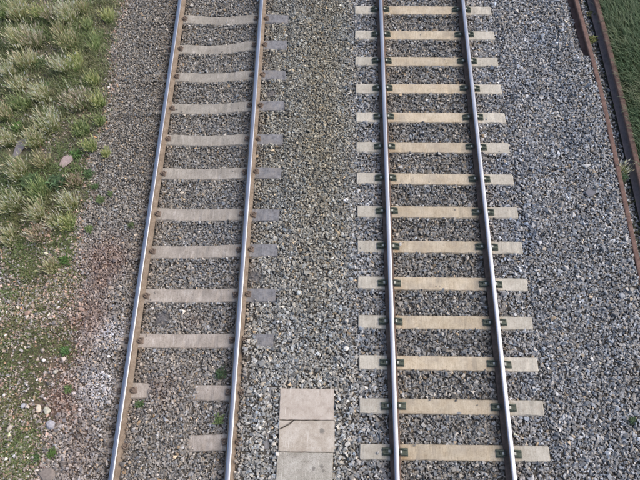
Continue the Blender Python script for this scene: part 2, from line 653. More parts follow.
def clip_mesh_new():
    """shoulder with a bent spring clip; +X points away from the rail, origin at the rail foot edge"""
    bm = bmesh.new()
    add_box(bm, 0.052, 0, 0.006, 0.10, 0.108, 0.012, taper=0.94)
    add_box(bm, 0.034, 0, 0.014, 0.034, 0.105, 0.03, taper=0.82)
    add_box(bm, 0.072, 0.030, 0.012, 0.062, 0.026, 0.026, taper=0.8)
    add_box(bm, 0.072, -0.030, 0.012, 0.062, 0.026, 0.026, taper=0.8)
    # two prongs and the loop over the rail foot
    add_tube(bm, [(0.088, 0.030, 0.036), (0.045, 0.032, 0.05), (0.0, 0.036, 0.046), (-0.022, 0.026, 0.032), (-0.026, 0.0, 0.03),
                  (-0.022, -0.026, 0.032), (0.0, -0.036, 0.046), (0.045, -0.032, 0.05), (0.088, -0.030, 0.036)], 0.0095, 6)
    bmesh.ops.recalc_face_normals(bm, faces=bm.faces)
    me = bpy.data.meshes.new('rail_clip')
    bm.to_mesh(me)
    bm.free()
    me.materials.append(CLIP_GREEN)
    return me


def insulator_mesh():
    bm = bmesh.new()
    add_box(bm, 0.006, 0, 0.013, 0.03, 0.045, 0.024, taper=0.85)
    bmesh.ops.recalc_face_normals(bm, faces=bm.faces)
    me = bpy.data.meshes.new('insulator')
    bm.to_mesh(me)
    bm.free()
    me.materials.append(NYLON)
    return me


def clip_mesh_old():
    """base plate, coiled spring clip and a bolt with a square nut"""
    bm = bmesh.new()
    add_box(bm, 0.030, 0, 0.008, 0.095, 0.12, 0.016, taper=0.92)
    add_box(bm, 0.012, 0, 0.026, 0.062, 0.085, 0.02, taper=0.8)
    loop = []
    for i in range(13):
        a = R(20 + 320 * i / 12)
        loop.append((0.03 + 0.040 * math.cos(a), 0.043 * math.sin(a), 0.043 + 0.004 * math.sin(a * 2)))
    add_tube(bm, loop, 0.0095, 6)
    add_cyl(bm, 0.026, 0, 0.016, 0.052, 0.021, 6)
    add_cyl(bm, 0.026, 0, 0.052, 0.078, 0.011, 8)
    bmesh.ops.recalc_face_normals(bm, faces=bm.faces)
    me = bpy.data.meshes.new('rail_clip')
    bm.to_mesh(me)
    bm.free()
    me.materials.append(CLIP_RUST)
    return me


def child(name, me, parent, loc, rz=0.0):
    o = bpy.data.objects.new(name, me)
    COL.objects.link(o)
    o.parent = parent
    o.location = loc
    o.rotation_euler = (0, 0, rz)
    return o


track_l = describe(empty('railway_track', (XL, 0, 0)),
                   'older railway track on the left with dipped grey concrete sleepers and rusty clips', 'railway track', 'railway tracks')
track_r = describe(empty('railway_track', (0, 0, 0)),
                   'newer railway track on the right with straight tan concrete sleepers and green clips', 'railway track', 'railway tracks')
for s in (-1, 1):
    build_rail('rail', lambda y, s=s: (s * GA, 0.004), -3.0, 15.0, 0.5, [RUST_L, STEEL], track_l, True)
    build_rail('rail', lambda y, s=s: (s * GA, 0.004), -3.0, 15.0, 0.5, [RUST_R, STEEL], track_r, True)

cm_new, cm_ins, cm_old = clip_mesh_new(), insulator_mesh(), clip_mesh_old()
sl_new = [sleeper_mesh('sleeper', -1.26, 1.26, lambda x: 0.0, 0.200, 0.27, 0.2, 20 + i) for i in range(4)]
for me in sl_new:
    me.materials.append(TAN)
for k, (cx, cy, rz) in enumerate(SLEEP_R):
    s = child('sleeper', sl_new[k % 4], track_r, (cx, cy, 0), random.uniform(-0.004, 0.004))
    for sx in (-1, 1):
        for side in (-1, 1):
            rx = sx * GA - cx + side * 0.070
            a = 0 if side > 0 else math.pi
            jit = random.uniform(-0.006, 0.006)
            child('rail_clip', cm_new, s, (rx, jit, 0.001), a + random.uniform(-0.05, 0.05))
            child('insulator', cm_ins, s, (rx + side * 0.003, jit, 0.012), a)

DIPS = (0.056, 0.046, 0.036, 0.030)
sl_old = [sleeper_mesh('sleeper', -1.25, 1.25, lambda x, d=d: top_old(x, d), 0.208, 0.28, 0.17, 50 + i) for i, d in enumerate(DIPS)]
for me in sl_old:
    me.materials.append(OLD)
for k, (cx, cy, rz) in enumerate(SLEEP_L):
    s = child('sleeper', sl_old[min(3, k // 2)], track_l, (0, cy, 0), rz)
    if k == 10:
        s['label'] = 'sleeper with its middle buried under ballast, both inner ends showing'
    if k == 11:
        s['label'] = 'nearest sleeper, mostly buried, only a stub by the right rail clear'
    for sx in (-1, 1):
        for side in (-1, 1):
            rx = (sx * GA + side * 0.070) / math.cos(rz)
            a = (0 if side > 0 else math.pi) - rz
            q = child('rail_clip', cm_old, s, (rx, random.uniform(-0.012, 0.012), 0.001), a + random.uniform(-0.3, 0.3))
            q.scale = (0.85, 0.78, 0.9)

# disused rails at the right edge
o = build_rail('rusty_rail', lambda y: (2.955 - 0.022 * max(0, y - 6.6) ** 1.6, -0.055), -1.0, 12.0, 0.25, [RUST_S], None, False, 1.1)
describe(o, 'rusty disused rail sunk in the stones, left of the two at the right edge', 'rail', 'disused rails')
o = build_rail('rusty_rail', lambda y: (3.262 - 0.014 * max(0, y - 6.6) ** 1.6, -0.015), -1.0, 12.0, 0.25, [WEB_S, RUST_S], None, True, 1.25, 0.12)
describe(o, 'rusty disused rail standing clear along the edge of the dark green grass', 'rail', 'disused rails')


# ------------------------------------------------------------------ ballast stones
def stone_protos(n, seed, npts=(7, 9)):
    rnd = random.Random(seed)
    out = []
    for i in range(n):
        bm = bmesh.new()
        for k in range(rnd.randint(*npts)):
            v = Vector((rnd.gauss(0, 1), rnd.gauss(0, 1), rnd.gauss(0, 1))).normalized()
            v = Vector((v.x * rnd.uniform(0.8, 1.2), v.y * rnd.uniform(0.65, 1.0), v.z * rnd.uniform(0.45, 0.8)))
            bm.verts.new(v * 0.60)
        r = bmesh.ops.convex_hull(bm, input=bm.verts)
        junk = [g for g in r['geom_interior'] if isinstance(g, bmesh.types.BMVert)]
        bmesh.ops.delete(bm, geom=junk, context='VERTS')
        bmesh.ops.triangulate(bm, faces=bm.faces)
        bmesh.ops.recalc_face_normals(bm, faces=bm.faces)
        bm.verts.index_update()
        out.append((np.array([v.co[:] for v in bm.verts]), np.array([[v.index for v in f.verts] for f in bm.faces])))
        bm.free()
    return out


PROTO = stone_protos(36, 5)


def rot_mats(n, tilt):
    yaw = RNG.uniform(0, 2 * np.pi, n)
    ta = RNG.uniform(0, 2 * np.pi, n)
    t = np.abs(RNG.normal(0, tilt, n))
    ax = np.stack([np.cos(ta), np.sin(ta), np.zeros(n)], -1)
    K = np.zeros((n, 3, 3))
    K[:, 0, 2] = ax[:, 1]
    K[:, 1, 2] = -ax[:, 0]
    K[:, 2, 0] = -ax[:, 1]
    K[:, 2, 1] = ax[:, 0]
    T = np.eye(3) + np.sin(t)[:, None, None] * K + (1 - np.cos(t))[:, None, None] * (K @ K)
    Z = np.zeros((n, 3, 3))
    Z[:, 0, 0] = np.cos(yaw)
    Z[:, 0, 1] = -np.sin(yaw)
    Z[:, 1, 0] = np.sin(yaw)
    Z[:, 1, 1] = np.cos(yaw)
    Z[:, 2, 2] = 1
    return T @ Z


def stones_object(name, P, size, col, tilt=0.7):
    n = len(P)
    which = RNG.integers(0, len(PROTO), n)
    Rm = rot_mats(n, tilt)
    V, F, C = [], [], []
    off = 0
    for k, (pv, pf) in enumerate(PROTO):
        s = np.nonzero(which == k)[0]
        if not len(s):
            continue
        v = np.einsum('nij,vj->nvi', Rm[s], pv) * size[s][:, None, None] + P[s][:, None, :]
        f = pf[None] + (off + np.arange(len(s)) * len(pv))[:, None, None]
        V.append(v.reshape(-1, 3))
        F.append(f.reshape(-1, 3))
        C.append(np.repeat(col[s], len(pf), 0))
        off += len(s) * len(pv)
    me = tri_mesh(name, np.concatenate(V), np.concatenate(F), face_col=np.concatenate(C))
    me.shade_flat()
    o = link(name, me, STONE)
    o['kind'] = 'stuff'
    return o


def stone_size(x, y):
    """mean stone size (m) at a place"""
    near = 1 - sstep(2.0, 6.5, y)
    d = np.full(x.shape, 0.040)
    cess = 1 - sstep(-4.7, -4.5, x)
    d = np.where(x < -4.55, 0.030 + 0.010 * near, d)
    d = np.where((x > -4.5) & (x < -2.9), 0.036 + 0.004 * near, d)
    d = np.where((x > -2.9) & (x < -1.2), 0.038 + 0.010 * near, d)
    d = np.where((x > -1.2) & (x < 1.3), 0.044 + 0.004 * near, d)
    d = np.where(x > 1.3, 0.044 + 0.002 * near, d)
    w = blob(x, y, -4.85, 2.05, 0.22, 0.28) + blob(x, y, -4.85, 2.75, 0.2, 0.25)
    d = d * (1 - 0.25 * np.clip(w, 0, 1))
    return d


def palette(x, y):
    n = len(x)
    near = 1 - sstep(1.5, 6.5, y)
    v = verge(x, y)
    def c(*q):
        return np.array(q)[None, :]
    far_l = c(0.225, 0.209, 0.186)
    cess = far_l * (1 - near[:, None]) + c(0.275, 0.257, 0.240) * near[:, None]
    bed_l = c(0.228, 0.216, 0.197) * (1 - near[:, None]) + c(0.250, 0.232, 0.212) * near[:, None]
    six = c(0.250, 0.242, 0.210) * (1 - near[:, None]) + c(0.310, 0.304, 0.284) * near[:, None]
    bed_r = c(0.218, 0.208, 0.192) * (1 - near[:, None]) + c(0.228, 0.219, 0.204) * near[:, None]
    out_r = c(0.262, 0.262, 0.262)
    cess_r = c(0.275, 0.275, 0.276) * (1 - near[:, None]) + c(0.262, 0.262, 0.262) * near[:, None]
    ver = c(0.37, 0.33, 0.30)
    base = cess.copy()
    jx = x + 0.25 * (fbm(x, y, 2.5, 33) - 0.5)

    def over(col, a):
        nonlocal base
        base = base * (1 - a[:, None]) + col * a[:, None]
    over(bed_l, sstep(-4.6, -4.4, jx))
    over(six, sstep(-2.95, -2.75, jx))
    over(out_r, sstep(-1.45, -1.15, jx) * (1 - 0.2 * near))
    over(bed_r, sstep(-0.8, -0.65, x))
    over(cess_r, sstep(0.7, 0.8, x))
    over(ver, v * 0.9)
    # olive, dusty swathe down the six foot and patches of bluish stone; a bluish strip by one rail
    ol = win(jx, -2.1, -1.55, 0.15) * (1 - 0.7 * near) * (0.4 + 0.9 * fbm(x, y, 1.2, 90))
    base = base * (1 - 0.55 * np.clip(ol, 0, 1)[:, None]) + np.array([0.235, 0.21, 0.15]) * 0.55 * np.clip(ol, 0, 1)[:, None]
    bl = np.clip(fbm(x, y, 1.4, 120) - 0.52, 0, 1) * 3.0 * sstep(-4.4, -3.4, x)
    bl = bl + 0.5 * win(x, XL + 0.3, XL + 0.7, 0.1) * sstep(2.4, 3.0, y)  # darker, bluer strip just left of the left track's right rail
    bl = np.clip(bl, 0, 1)[:, None]
    base = base * (1 - bl * np.array([0.15, 0.10, 0.02]))
    w = np.clip(1.25 * blob(x, y, -4.86, 2.02, 0.21, 0.24) + 1.15 * blob(x, y, -4.80, 2.78, 0.2, 0.2), 0, 1)[:, None]
    base = base * (1 - w) + np.array([0.44, 0.425, 0.43]) * w
    rb = np.zeros(n)
    for xr in (XL - GA, XL + GA, -GA, GA):
        rb = np.maximum(rb, np.exp(-((x - xr) / 0.13) ** 2))
    rb = (rb * (0.35 + 0.9 * fbm(x, y, 2.0, 300)))[:, None]
    base = base * (1 - np.clip(rb, 0, 1) * np.array([0.10, 0.24, 0.36]))
    gy_ = (0.35 * np.clip(fbm(x, y, 0.9, 330) - 0.45, 0, 1) * 2.5 * sstep(-4.4, -3.5, x))[:, None]
    base = base * (1 - gy_) + base.mean(1, keepdims=True) * np.array([0.86, 0.85, 0.82]) * gy_
    # per-stone tone: many dull, some dark, some chalky
    t = np.exp(RNG.normal(0, 0.29, n))
    kind = RNG.random(n)
    t = np.where(kind < 0.08, t * 0.6, t)
    t = np.where(kind > 0.90, t * 1.5, t)
    col = base * t[:, None]
    hue = RNG.normal(0, 0.05, (n, 1)) * np.array([[1.0, 0.1, -1.1]])
    col = col * (1 + hue)
    warm = (RNG.random(n) < 0.035)[:, None]
    col = np.where(warm, col * np.array([1.18, 0.98, 0.74]), col)
    pink = ((RNG.random(n) < 0.25) & (v > 0.3))[:, None]
    col = np.where(pink, col * np.array([1.2, 0.95, 0.86]), col)
    r = redsoil(x, y)[:, None] * 0.6
    col = col * (1 - r) + np.array([0.235, 0.155, 0.125]) * np.clip(t, 0.5, 1.6)[:, None] * r
    dk = dark_patch(x, y)[:, None]
    col = col * (1 - 0.75 * dk) + np.array([0.10, 0.098, 0.105]) * 0.75 * dk
    return np.clip(col, 0.02, 0.75)


SLABS = [(-1.9425, 1.830, 0.745, 0.424, 0.0), (-1.935, 1.405, 0.75, 0.408, 0.0), (-1.952, 0.935, 0.742, 0.515, 0.0)]
BIG = []          # (x, y, r) of the large loose stones, filled below


def RAIL1(y):
    return 2.955 - 0.022 * np.maximum(0, y - 6.6) ** 1.6


def RAIL2(y):
    return 3.262 - 0.014 * np.maximum(0, y - 6.6) ** 1.6


def in_sleeper(x, y, r):
    """(inside footprint, z of sleeper top)"""
    ins = np.zeros(x.shape, bool)
    zt = np.full(x.shape, -1.0)
    for cx, cy, rz in SLEEP_R:
        lx, ly = x - cx, y - cy
        m = (np.abs(ly) < 0.100 + 0.12 * r - 0.012 * (ly < 0) * vnoise(x, y, 6.0, 44)) & (np.abs(lx) < 1.26 + 0.15 * r)
        ins |= m
        zt = np.where(m, 0.0, zt)
    for cx, cy, rz in SLEEP_L:
        dx, dy = x - cx, y - cy
        lx = dx * math.cos(rz) + dy * math.sin(rz)
        ly = -dx * math.sin(rz) + dy * math.cos(rz)
        m = (np.abs(ly) < 0.106 + 0.12 * r) & (np.abs(lx) < 1.25 + 0.15 * r)
        ins |= m
        zt = np.where(m, top_old(lx), zt)
    return ins, zt


def near_lift(x, y):
    """stones bank up a little against the near face of each sleeper"""
    b = np.zeros(x.shape)
    for cx, cy, rz in SLEEP_R + SLEEP_L[:10]:
        ly = (y - cy) - (x - cx) * math.tan(rz)
        b = np.maximum(b, np.exp(-((ly + 0.135) / 0.035) ** 2) * (np.abs(x - cx) < 1.26))
    return 0.028 * b * (0.3 + 1.4 * vnoise(x, y, 7.0, 3))


def scatter(name, x0, x1, y0, y1, layers, dens=lambda x, y: 1.0, smul=1.0):
    Ps, Ss, Cs = [], [], []
    for fill, lift, mul in layers:
        smin = 0.0235 * smul * mul
        nx, ny = int((x1 - x0) / smin), int((y1 - y0) / smin)
        gx, gy = np.meshgrid(np.arange(nx), np.arange(ny), indexing='ij')
        x = x0 + (gx.ravel() + RNG.random(nx * ny)) * smin
        y = y0 + (gy.ravel() + RNG.random(nx * ny)) * smin
        d = 0.88 * stone_size(x, y) * mul * smul
        keep = RNG.random(len(x)) < fill * (smin / (d * 0.80)) ** 2 * dens(x, y)
        x, y, d = x[keep], y[keep], d[keep]
        size = d * np.exp(RNG.normal(0, 0.28, len(x)))
        size = np.clip(size, 0.012, 0.085)
        h = height(x, y)
        ins, zt = in_sleeper(x, y, size)
        drop = ins & (h < zt + 0.004)
        for xr in (XL - GA, XL + GA, -GA, GA):
            drop |= np.abs(x - xr) < 0.062 + size * 0.3
        drop |= np.abs(x - RAIL1(y)) < np.where(y < 7.95, 0.03, 0.08) + size * 0.3
        drop |= np.abs(x - RAIL2(y)) < 0.085 + size * 0.3
        for cx, cy, sx, sy, rz in SLABS:
            drop |= (np.abs(x - cx) < sx / 2 - 0.012 + 0.02 * vnoise(x, y, 9.0, 8)) & (np.abs(y - cy) < sy / 2 - 0.004)
        drop |= (np.abs(x + 1.94) < 0.36) & (y < 2.03)
        for bx, by, br in BIG:
            drop |= (x - bx) ** 2 + (y - by) ** 2 < (br * 0.75) ** 2
        h = h + near_lift(x, y)
        stray = ins & drop & (RNG.random(len(x)) < 0.006) & (lift > 0.1)
        for xr in (XL - GA, XL + GA, -GA, GA):
            stray &= np.abs(x - xr) > 0.13
            drop |= np.abs(x - xr) < 0.062 + size * 0.3
        drop = drop & ~stray
        size = np.where(stray, size * 0.7, size)
        k = ~drop
        x, y, size, h, ins, zt = x[k], y[k], size[k], h[k], ins[k], zt[k]
        z = np.where(ins, np.maximum(h, zt + 0.004), h) + lift * size + RNG.normal(0, 0.004, len(x))
        Ps.append(np.stack([x, y, z], -1))
        Ss.append(size)
        Cs.append(palette(x, y))
    return stones_object(name, np.concatenate(Ps), np.concatenate(Ss), np.concatenate(Cs))


def clear_dark(x, y):
    return 1 - 0.72 * dark_patch(x, y)


# large loose stones (own things) come first so the small ones keep clear of them
def big_stone(x, y, sx, sy, sz, col, label, rz, seed, z=0.0, flat=False):
    rnd = random.Random(seed)
    bm = bmesh.new()
    for k in range(34):
        v = Vector((rnd.gauss(0, 1), rnd.gauss(0, 1), rnd.gauss(0, 1))).normalized()
        if flat:
            v.z = max(-0.45, min(0.45, v.z * 1.4)) * 1.4
        bm.verts.new((v.x * sx / 2 * rnd.uniform(0.86, 1.06), v.y * sy / 2 * rnd.uniform(0.86, 1.06), v.z * sz / 2 * rnd.uniform(0.9, 1.05)))
    r = bmesh.ops.convex_hull(bm, input=bm.verts)
    bmesh.ops.delete(bm, geom=[g for g in r['geom_interior'] if isinstance(g, bmesh.types.BMVert)], context='VERTS')
    bmesh.ops.bevel(bm, geom=bm.edges[:], offset=min(sx, sy, sz) * 0.05, segments=1, affect='EDGES')
    bmesh.ops.recalc_face_normals(bm, faces=bm.faces)
    m = plain('loose_stone', col, 0.9, 0.22)
    o = from_bm('stone', bm, m)
    h = float(height(np.array([x]), np.array([y]))[0])
    o.location = (x, y, h + z + sz * 0.22)
    o.rotation_euler = (0, 0, rz)
    BIG.append((x, y, max(sx, sy) / 2))
    describe(o, label, 'stone', 'large loose stones')
    return o


big_stone(-5.607, 1.715, 0.085, 0.12, 0.07, (0.52, 0.46, 0.37), 'cream upright stone, left one of the pale pair on the lower left verge', 0.2, 1)
big_stone(-5.485, 1.69, 0.105, 0.13, 0.07, (0.43, 0.41, 0.33), 'yellowish grey stone touching the right side of the cream stone on the verge', 0.4, 2)
big_stone(-5.395, 1.50, 0.155, 0.145, 0.08, (0.33, 0.32, 0.34), 'large grey stone just below the pale pair on the lower left verge', 0.1, 3)
big_stone(-5.815, 1.745, 0.07, 0.085, 0.06, (0.40, 0.40, 0.43), 'small bluish stone standing left of the pale pair on the verge', -0.6, 4)
big_stone(-5.935, 1.45, 0.075, 0.12, 0.06, (0.38, 0.33, 0.28), 'long brownish stone leaning in the moss at the lower left', -0.4, 5)
big_stone(2.475, 5.675, 0.15, 0.085, 0.06, (0.42, 0.42, 0.41), 'long pale grey stone on the stones right of the right hand track', 0.05, 6)
big_stone(2.458, 5.173, 0.19, 0.14, 0.05, (0.135, 0.135, 0.15), 'dark flat stone lying below the long pale stone on the right', 0.2, 7, flat=True)
big_stone(-5.93, 5.66, 0.19, 0.30, 0.08, (0.33, 0.26, 0.25), 'flat pinkish rock half buried among the grass tussocks', -0.5, 8, flat=True)
big_stone(-6.75, 5.95, 0.20, 0.5, 0.07, (0.20, 0.185, 0.20), 'flat purplish grey rock between tussocks near the left edge', -0.35, 9, flat=True)
big_stone(-5.32, 0.86, 0.24, 0.22, 0.07, (0.20, 0.17, 0.15), 'brown flat slab of stone at the bottom edge of the verge', 0.7, 10, flat=True)
big_stone(-1.40, 2.62, 0.09, 0.085, 0.06, (0.62, 0.60, 0.55), 'white round stone between the tracks above the concrete slabs', 0.4, 11)
big_stone(-5.47, 2.22, 0.09, 0.07, 0.06, (0.40, 0.37, 0.31), 'dull pale stone under the small green weed on the verge', 0.4, 12)
big_stone(-4.76, 2.45, 0.06, 0.06, 0.05, (0.62, 0.60, 0.58), 'white chip between the two heaps of pale chippings by the rail', 0.4, 13)
big_stone(-5.66, 2.38, 0.065, 0.06, 0.05, (0.66, 0.62, 0.58), 'small white stone on the mossy verge above the pale pair', 0.9, 14)
big_stone(-6.98, 7.55, 0.06, 0.06, 0.05, (0.66, 0.64, 0.62), 'small white stone among tussocks near the top left corner', 0.9, 15)
big_stone(-5.50, 7.20, 0.06, 0.045, 0.04, (0.66, 0.64, 0.62), 'small white stone at the grass edge beside the fine gravel', 0.3, 16)

LAY = [(1.2, -0.05, 1.0), (0.58, 0.22, 1.0), (0.09, 0.42, 1.25)]
scatter('ballast', -3.1 - 1.62, -2.75, 0.05, 10.1, LAY, clear_dark)                         # left track bed
scatter('ballast', -2.75, -1.1, 0.05, 10.1, LAY, clear_dark)                                # between the tracks
scatter('ballast', -1.1, 1.35, 0.05, 10.1, LAY)                                             # right track bed
scatter('ballast', 1.35, 3.2, 0.05, 10.1, LAY, lambda x, y: np.where(x > 2.98, 0.55, 1.0))    # right cess
scatter('gravel', -6.0, -4.72, 0.05, 10.1, LAY, lambda x, y: 1 - 0.93 * sstep(0.25, 0.8, verge(x, y)) * (1 - 0.0 * y))
# sparser stones in the verge: thick at the near end, few among the tussocks
scatter('verge_stones', -8.4, -5.1, 0.05, 10.1, [(0.95, 0.1, 0.78), (0.32, 0.2, 1.3)],
        lambda x, y: sstep(0.3, 0.8, verge(x, y)) * (0.16 + 0.66 * (1 - sstep(3.6, 5.4, y))) * np.clip(2.6 * fbm(x, y, 2.6, 14) - 0.45, 0.18, 1.2))


# ------------------------------------------------------------------ concrete slabs between the tracks
def slab(cx, cy, sx, sy, z, mat, seed, label, cut=False):
    rnd = random.Random(seed)
    th = 0.09
    root = None

    def plate(name, pts, parent, loc, tilt=(0, 0, 0)):
        bm = bmesh.new()
        # roughen the outline
        out = []
        for (a, b) in zip(pts, pts[1:] + pts[:1]):
            n = max(2, int(math.dist(a, b) / 0.05))
            for i in range(n):
                t = i / n
                j = 0.0025 if i else 0.004
                out.append((a[0] + (b[0] - a[0]) * t + rnd.uniform(-j, j), a[1] + (b[1] - a[1]) * t + rnd.uniform(-j, j)))
        top = [bm.verts.new((x, y, 0)) for x, y in out]
        bot = [bm.verts.new((x, y, -th)) for x, y in out]
        f = bm.faces.new(top)
        bm.faces.new(list(reversed(bot)))
        for i in range(len(out)):
            k = (i + 1) % len(out)
            bm.faces.new((bot[i], bot[k], top[k], top[i]))
        bmesh.ops.recalc_face_normals(bm, faces=bm.faces)
        bmesh.ops.bevel(bm, geom=[e for e in f.edges], offset=0.006, segments=2, affect='EDGES')
        bmesh.ops.recalc_face_normals(bm, faces=bm.faces)
        o = from_bm(name, bm, mat, parent)
        o.location = loc
        o.rotation_euler = tilt
        return o
    hx, hy = sx / 2, sy / 2
    if cut:
        root = empty('concrete_slab', (cx, cy, z))
        plate('slab', [(-hx, -hy), (hx, -hy), (hx, hy), (-hx + 0.198, hy), (-hx + 0.146, hy - 0.055), (-hx, hy - 0.129)], root, (0, 0, 0), (0, 0.004, 0))
        c = plate('broken_corner', [(-hx, hy - 0.120), (-hx + 0.138, hy - 0.046), (-hx + 0.186, hy), (-hx, hy)], root, (0, 0, -0.004), (0.01, 0.012, 0.012))
        c['label'] = 'corner of the slab broken off along a dark crack'
    else:
        root = plate('concrete_slab', [(-hx, -hy), (hx, -hy), (hx, hy), (-hx, hy)], None, (cx, cy, z), (rnd.uniform(-.006, .006), rnd.uniform(-.006, .006), rnd.uniform(-.008, .008)))
    describe(root, label, 'concrete slab', 'concrete slabs between the tracks')


smooth_cols = [(0.35, 0.30, 0.255), (0.42, 0.37, 0.32), (0.48, 0.43, 0.38)]
mid_cols = [(0.33, 0.285, 0.235), (0.40, 0.355, 0.30), (0.50, 0.46, 0.41)]
rough_cols = [(0.26, 0.24, 0.205), (0.35, 0.33, 0.29), (0.43, 0.41, 0.37)]
SM = [slab_mat('slab_smooth', smooth_cols, [], 0.35), slab_mat('slab_cracked', mid_cols, [(0.205, 0.07, 0.04)], 0.5),
      slab_mat('slab_rough', rough_cols, [(0.12, 0.055, 0.03), (0.225, 0.085, 0.035), (0.245, 0.03, 0.025)], 0.95)]
slab(*SLABS[0][:4], 0.022, SM[0], 1, 'smooth beige concrete slab, farthest of the three laid between the tracks')
slab(*SLABS[1][:4], 0.020, SM[1], 2, 'middle concrete slab between the tracks with a cracked off corner', True)
slab(*SLABS[2][:4], 0.012, SM[2], 3, 'rough grey concrete slab at the bottom edge with dark spots')

bm = bmesh.new()
add_tube(bm, [(-2.13, 1.60, 0.035), (-2.16, 1.57, 0.04), (-2.22, 1.535, 0.037), (-2.33, 1.475, 0.03), (-2.42, 1.42, 0.025)], 0.0035, 5)
o = from_bm('twig', bm, TWIG)
describe(o, 'thin dark twig lying across the broken corner of the middle slab', 'twig')


# ------------------------------------------------------------------ grass
def blades(P, H, W, lean_dir, lean, c0, c1, c2, curve=0.6):
    """strips of 3 segments; c0 root colour, c1 middle, c2 tip"""
    n = len(P)
    T = np.array([0, 0.38, 0.72, 1.0])
    wid = np.array([1.0, 0.85, 0.55, 0.0])
    d = np.stack([np.cos(lean_dir), np.sin(lean_dir), np.zeros(n)], -1)
    fa = RNG.uniform(0, 2 * np.pi, n)
    side = np.stack([np.cos(fa), np.sin(fa), np.zeros(n)], -1)
    V, C = [], []
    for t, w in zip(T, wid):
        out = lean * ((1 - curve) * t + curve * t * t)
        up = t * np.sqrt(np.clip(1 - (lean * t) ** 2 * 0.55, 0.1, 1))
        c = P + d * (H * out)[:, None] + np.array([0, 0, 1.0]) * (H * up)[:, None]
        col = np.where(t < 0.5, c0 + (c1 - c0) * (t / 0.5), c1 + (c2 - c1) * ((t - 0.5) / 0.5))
        if w > 0:
            V += [c - side * (W * w / 2)[:, None], c + side * (W * w / 2)[:, None]]
            C += [col, col]
        else:
            V.append(c)
            C.append(col)
    V = np.stack(V, 1)
    C = np.stack(C, 1)
    f = np.array([[0, 1, 3], [0, 3, 2], [2, 3, 5], [2, 5, 4], [4, 5, 6]])
    F = f[None] + (np.arange(n) * 7)[:, None, None]
    return V.reshape(-1, 3), F.reshape(-1, 3), C.reshape(-1, 3)


def jit(c, n, s=0.22):
    k = np.exp(RNG.normal(0, s, (n, 1)))
    return np.array(c)[None] * k * (1 + RNG.normal(0, 0.05, (n, 3)))


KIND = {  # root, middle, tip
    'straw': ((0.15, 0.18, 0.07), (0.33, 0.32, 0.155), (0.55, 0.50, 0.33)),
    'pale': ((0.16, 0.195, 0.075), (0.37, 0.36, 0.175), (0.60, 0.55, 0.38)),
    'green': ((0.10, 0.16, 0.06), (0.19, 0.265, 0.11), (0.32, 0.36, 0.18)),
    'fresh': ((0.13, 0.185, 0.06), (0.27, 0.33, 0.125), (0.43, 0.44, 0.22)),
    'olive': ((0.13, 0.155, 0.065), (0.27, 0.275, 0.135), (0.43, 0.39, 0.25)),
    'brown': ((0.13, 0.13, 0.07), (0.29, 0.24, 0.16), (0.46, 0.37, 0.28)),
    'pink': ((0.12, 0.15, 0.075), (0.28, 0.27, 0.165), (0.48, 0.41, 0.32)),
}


def tussock(px, py, rad, hgt, kind, label, n=None, name='grass_tussock', cat='grass tussock', group='grass tussocks on the left verge'):
    n = n or int(180 + 6600 * rad * rad)
    a = RNG.uniform(0, 2 * np.pi, n)
    r = rad * np.sqrt(RNG.random(n)) * 0.62
    P = np.stack([r * np.cos(a), r * np.sin(a), np.full(n, -0.012)], -1)
    H = hgt * np.clip(RNG.normal(0.74, 0.24, n), 0.25, 1.3)
    sk = RNG.normal(0, 0.22, 2)
    P[:, 0] *= 1 + sk[0]
    P[:, 1] *= 1 + sk[1]
    ld = a + RNG.normal(0, 1.0, n)
    lean = np.clip(0.07 + 0.52 * r / rad + RNG.normal(0, 0.14, n), 0.03, 0.95)
    c0, c1, c2 = KIND[kind]
    dry = RNG.random(n)[:, None]
    k0, k1, k2 = jit(c0, n), jit(c1, n), jit(c2, n)
    g1 = jit(KIND['green'][1], n)
    k2 = np.where(dry < 0.3, g1 * 1.25, k2)
    k1 = np.where(dry < 0.33, g1, k1)
    W = RNG.uniform(0.0055, 0.010, n)
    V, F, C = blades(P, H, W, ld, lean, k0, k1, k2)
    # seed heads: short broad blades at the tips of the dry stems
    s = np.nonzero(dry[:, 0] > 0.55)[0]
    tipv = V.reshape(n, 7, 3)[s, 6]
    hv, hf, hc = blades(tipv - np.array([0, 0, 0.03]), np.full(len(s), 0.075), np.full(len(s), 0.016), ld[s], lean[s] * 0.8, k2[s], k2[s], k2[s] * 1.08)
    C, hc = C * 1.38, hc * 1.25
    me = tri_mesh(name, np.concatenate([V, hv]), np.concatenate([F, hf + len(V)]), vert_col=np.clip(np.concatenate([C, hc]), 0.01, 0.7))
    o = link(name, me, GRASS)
    o.location = (px, py, float(height(np.array([px]), np.array([py]))[0]) - 0.015)
    describe(o, label, cat, group)
    return o


CR, CD, CU = np.array(cr), np.array(cd), np.array(cu)
CPOS = np.array([-1.66588, 0.0, 9.05342])


def ground_xy(u, v, z=0.03):
    """plan position of a survey mark read off the photograph"""
    d = CD + CR * (u - 320) / 651.99 - CU * (v - 240) / 651.99
    p = CPOS + d * (z - CPOS[2]) / d[2]
    return float(p[0]), float(p[1])


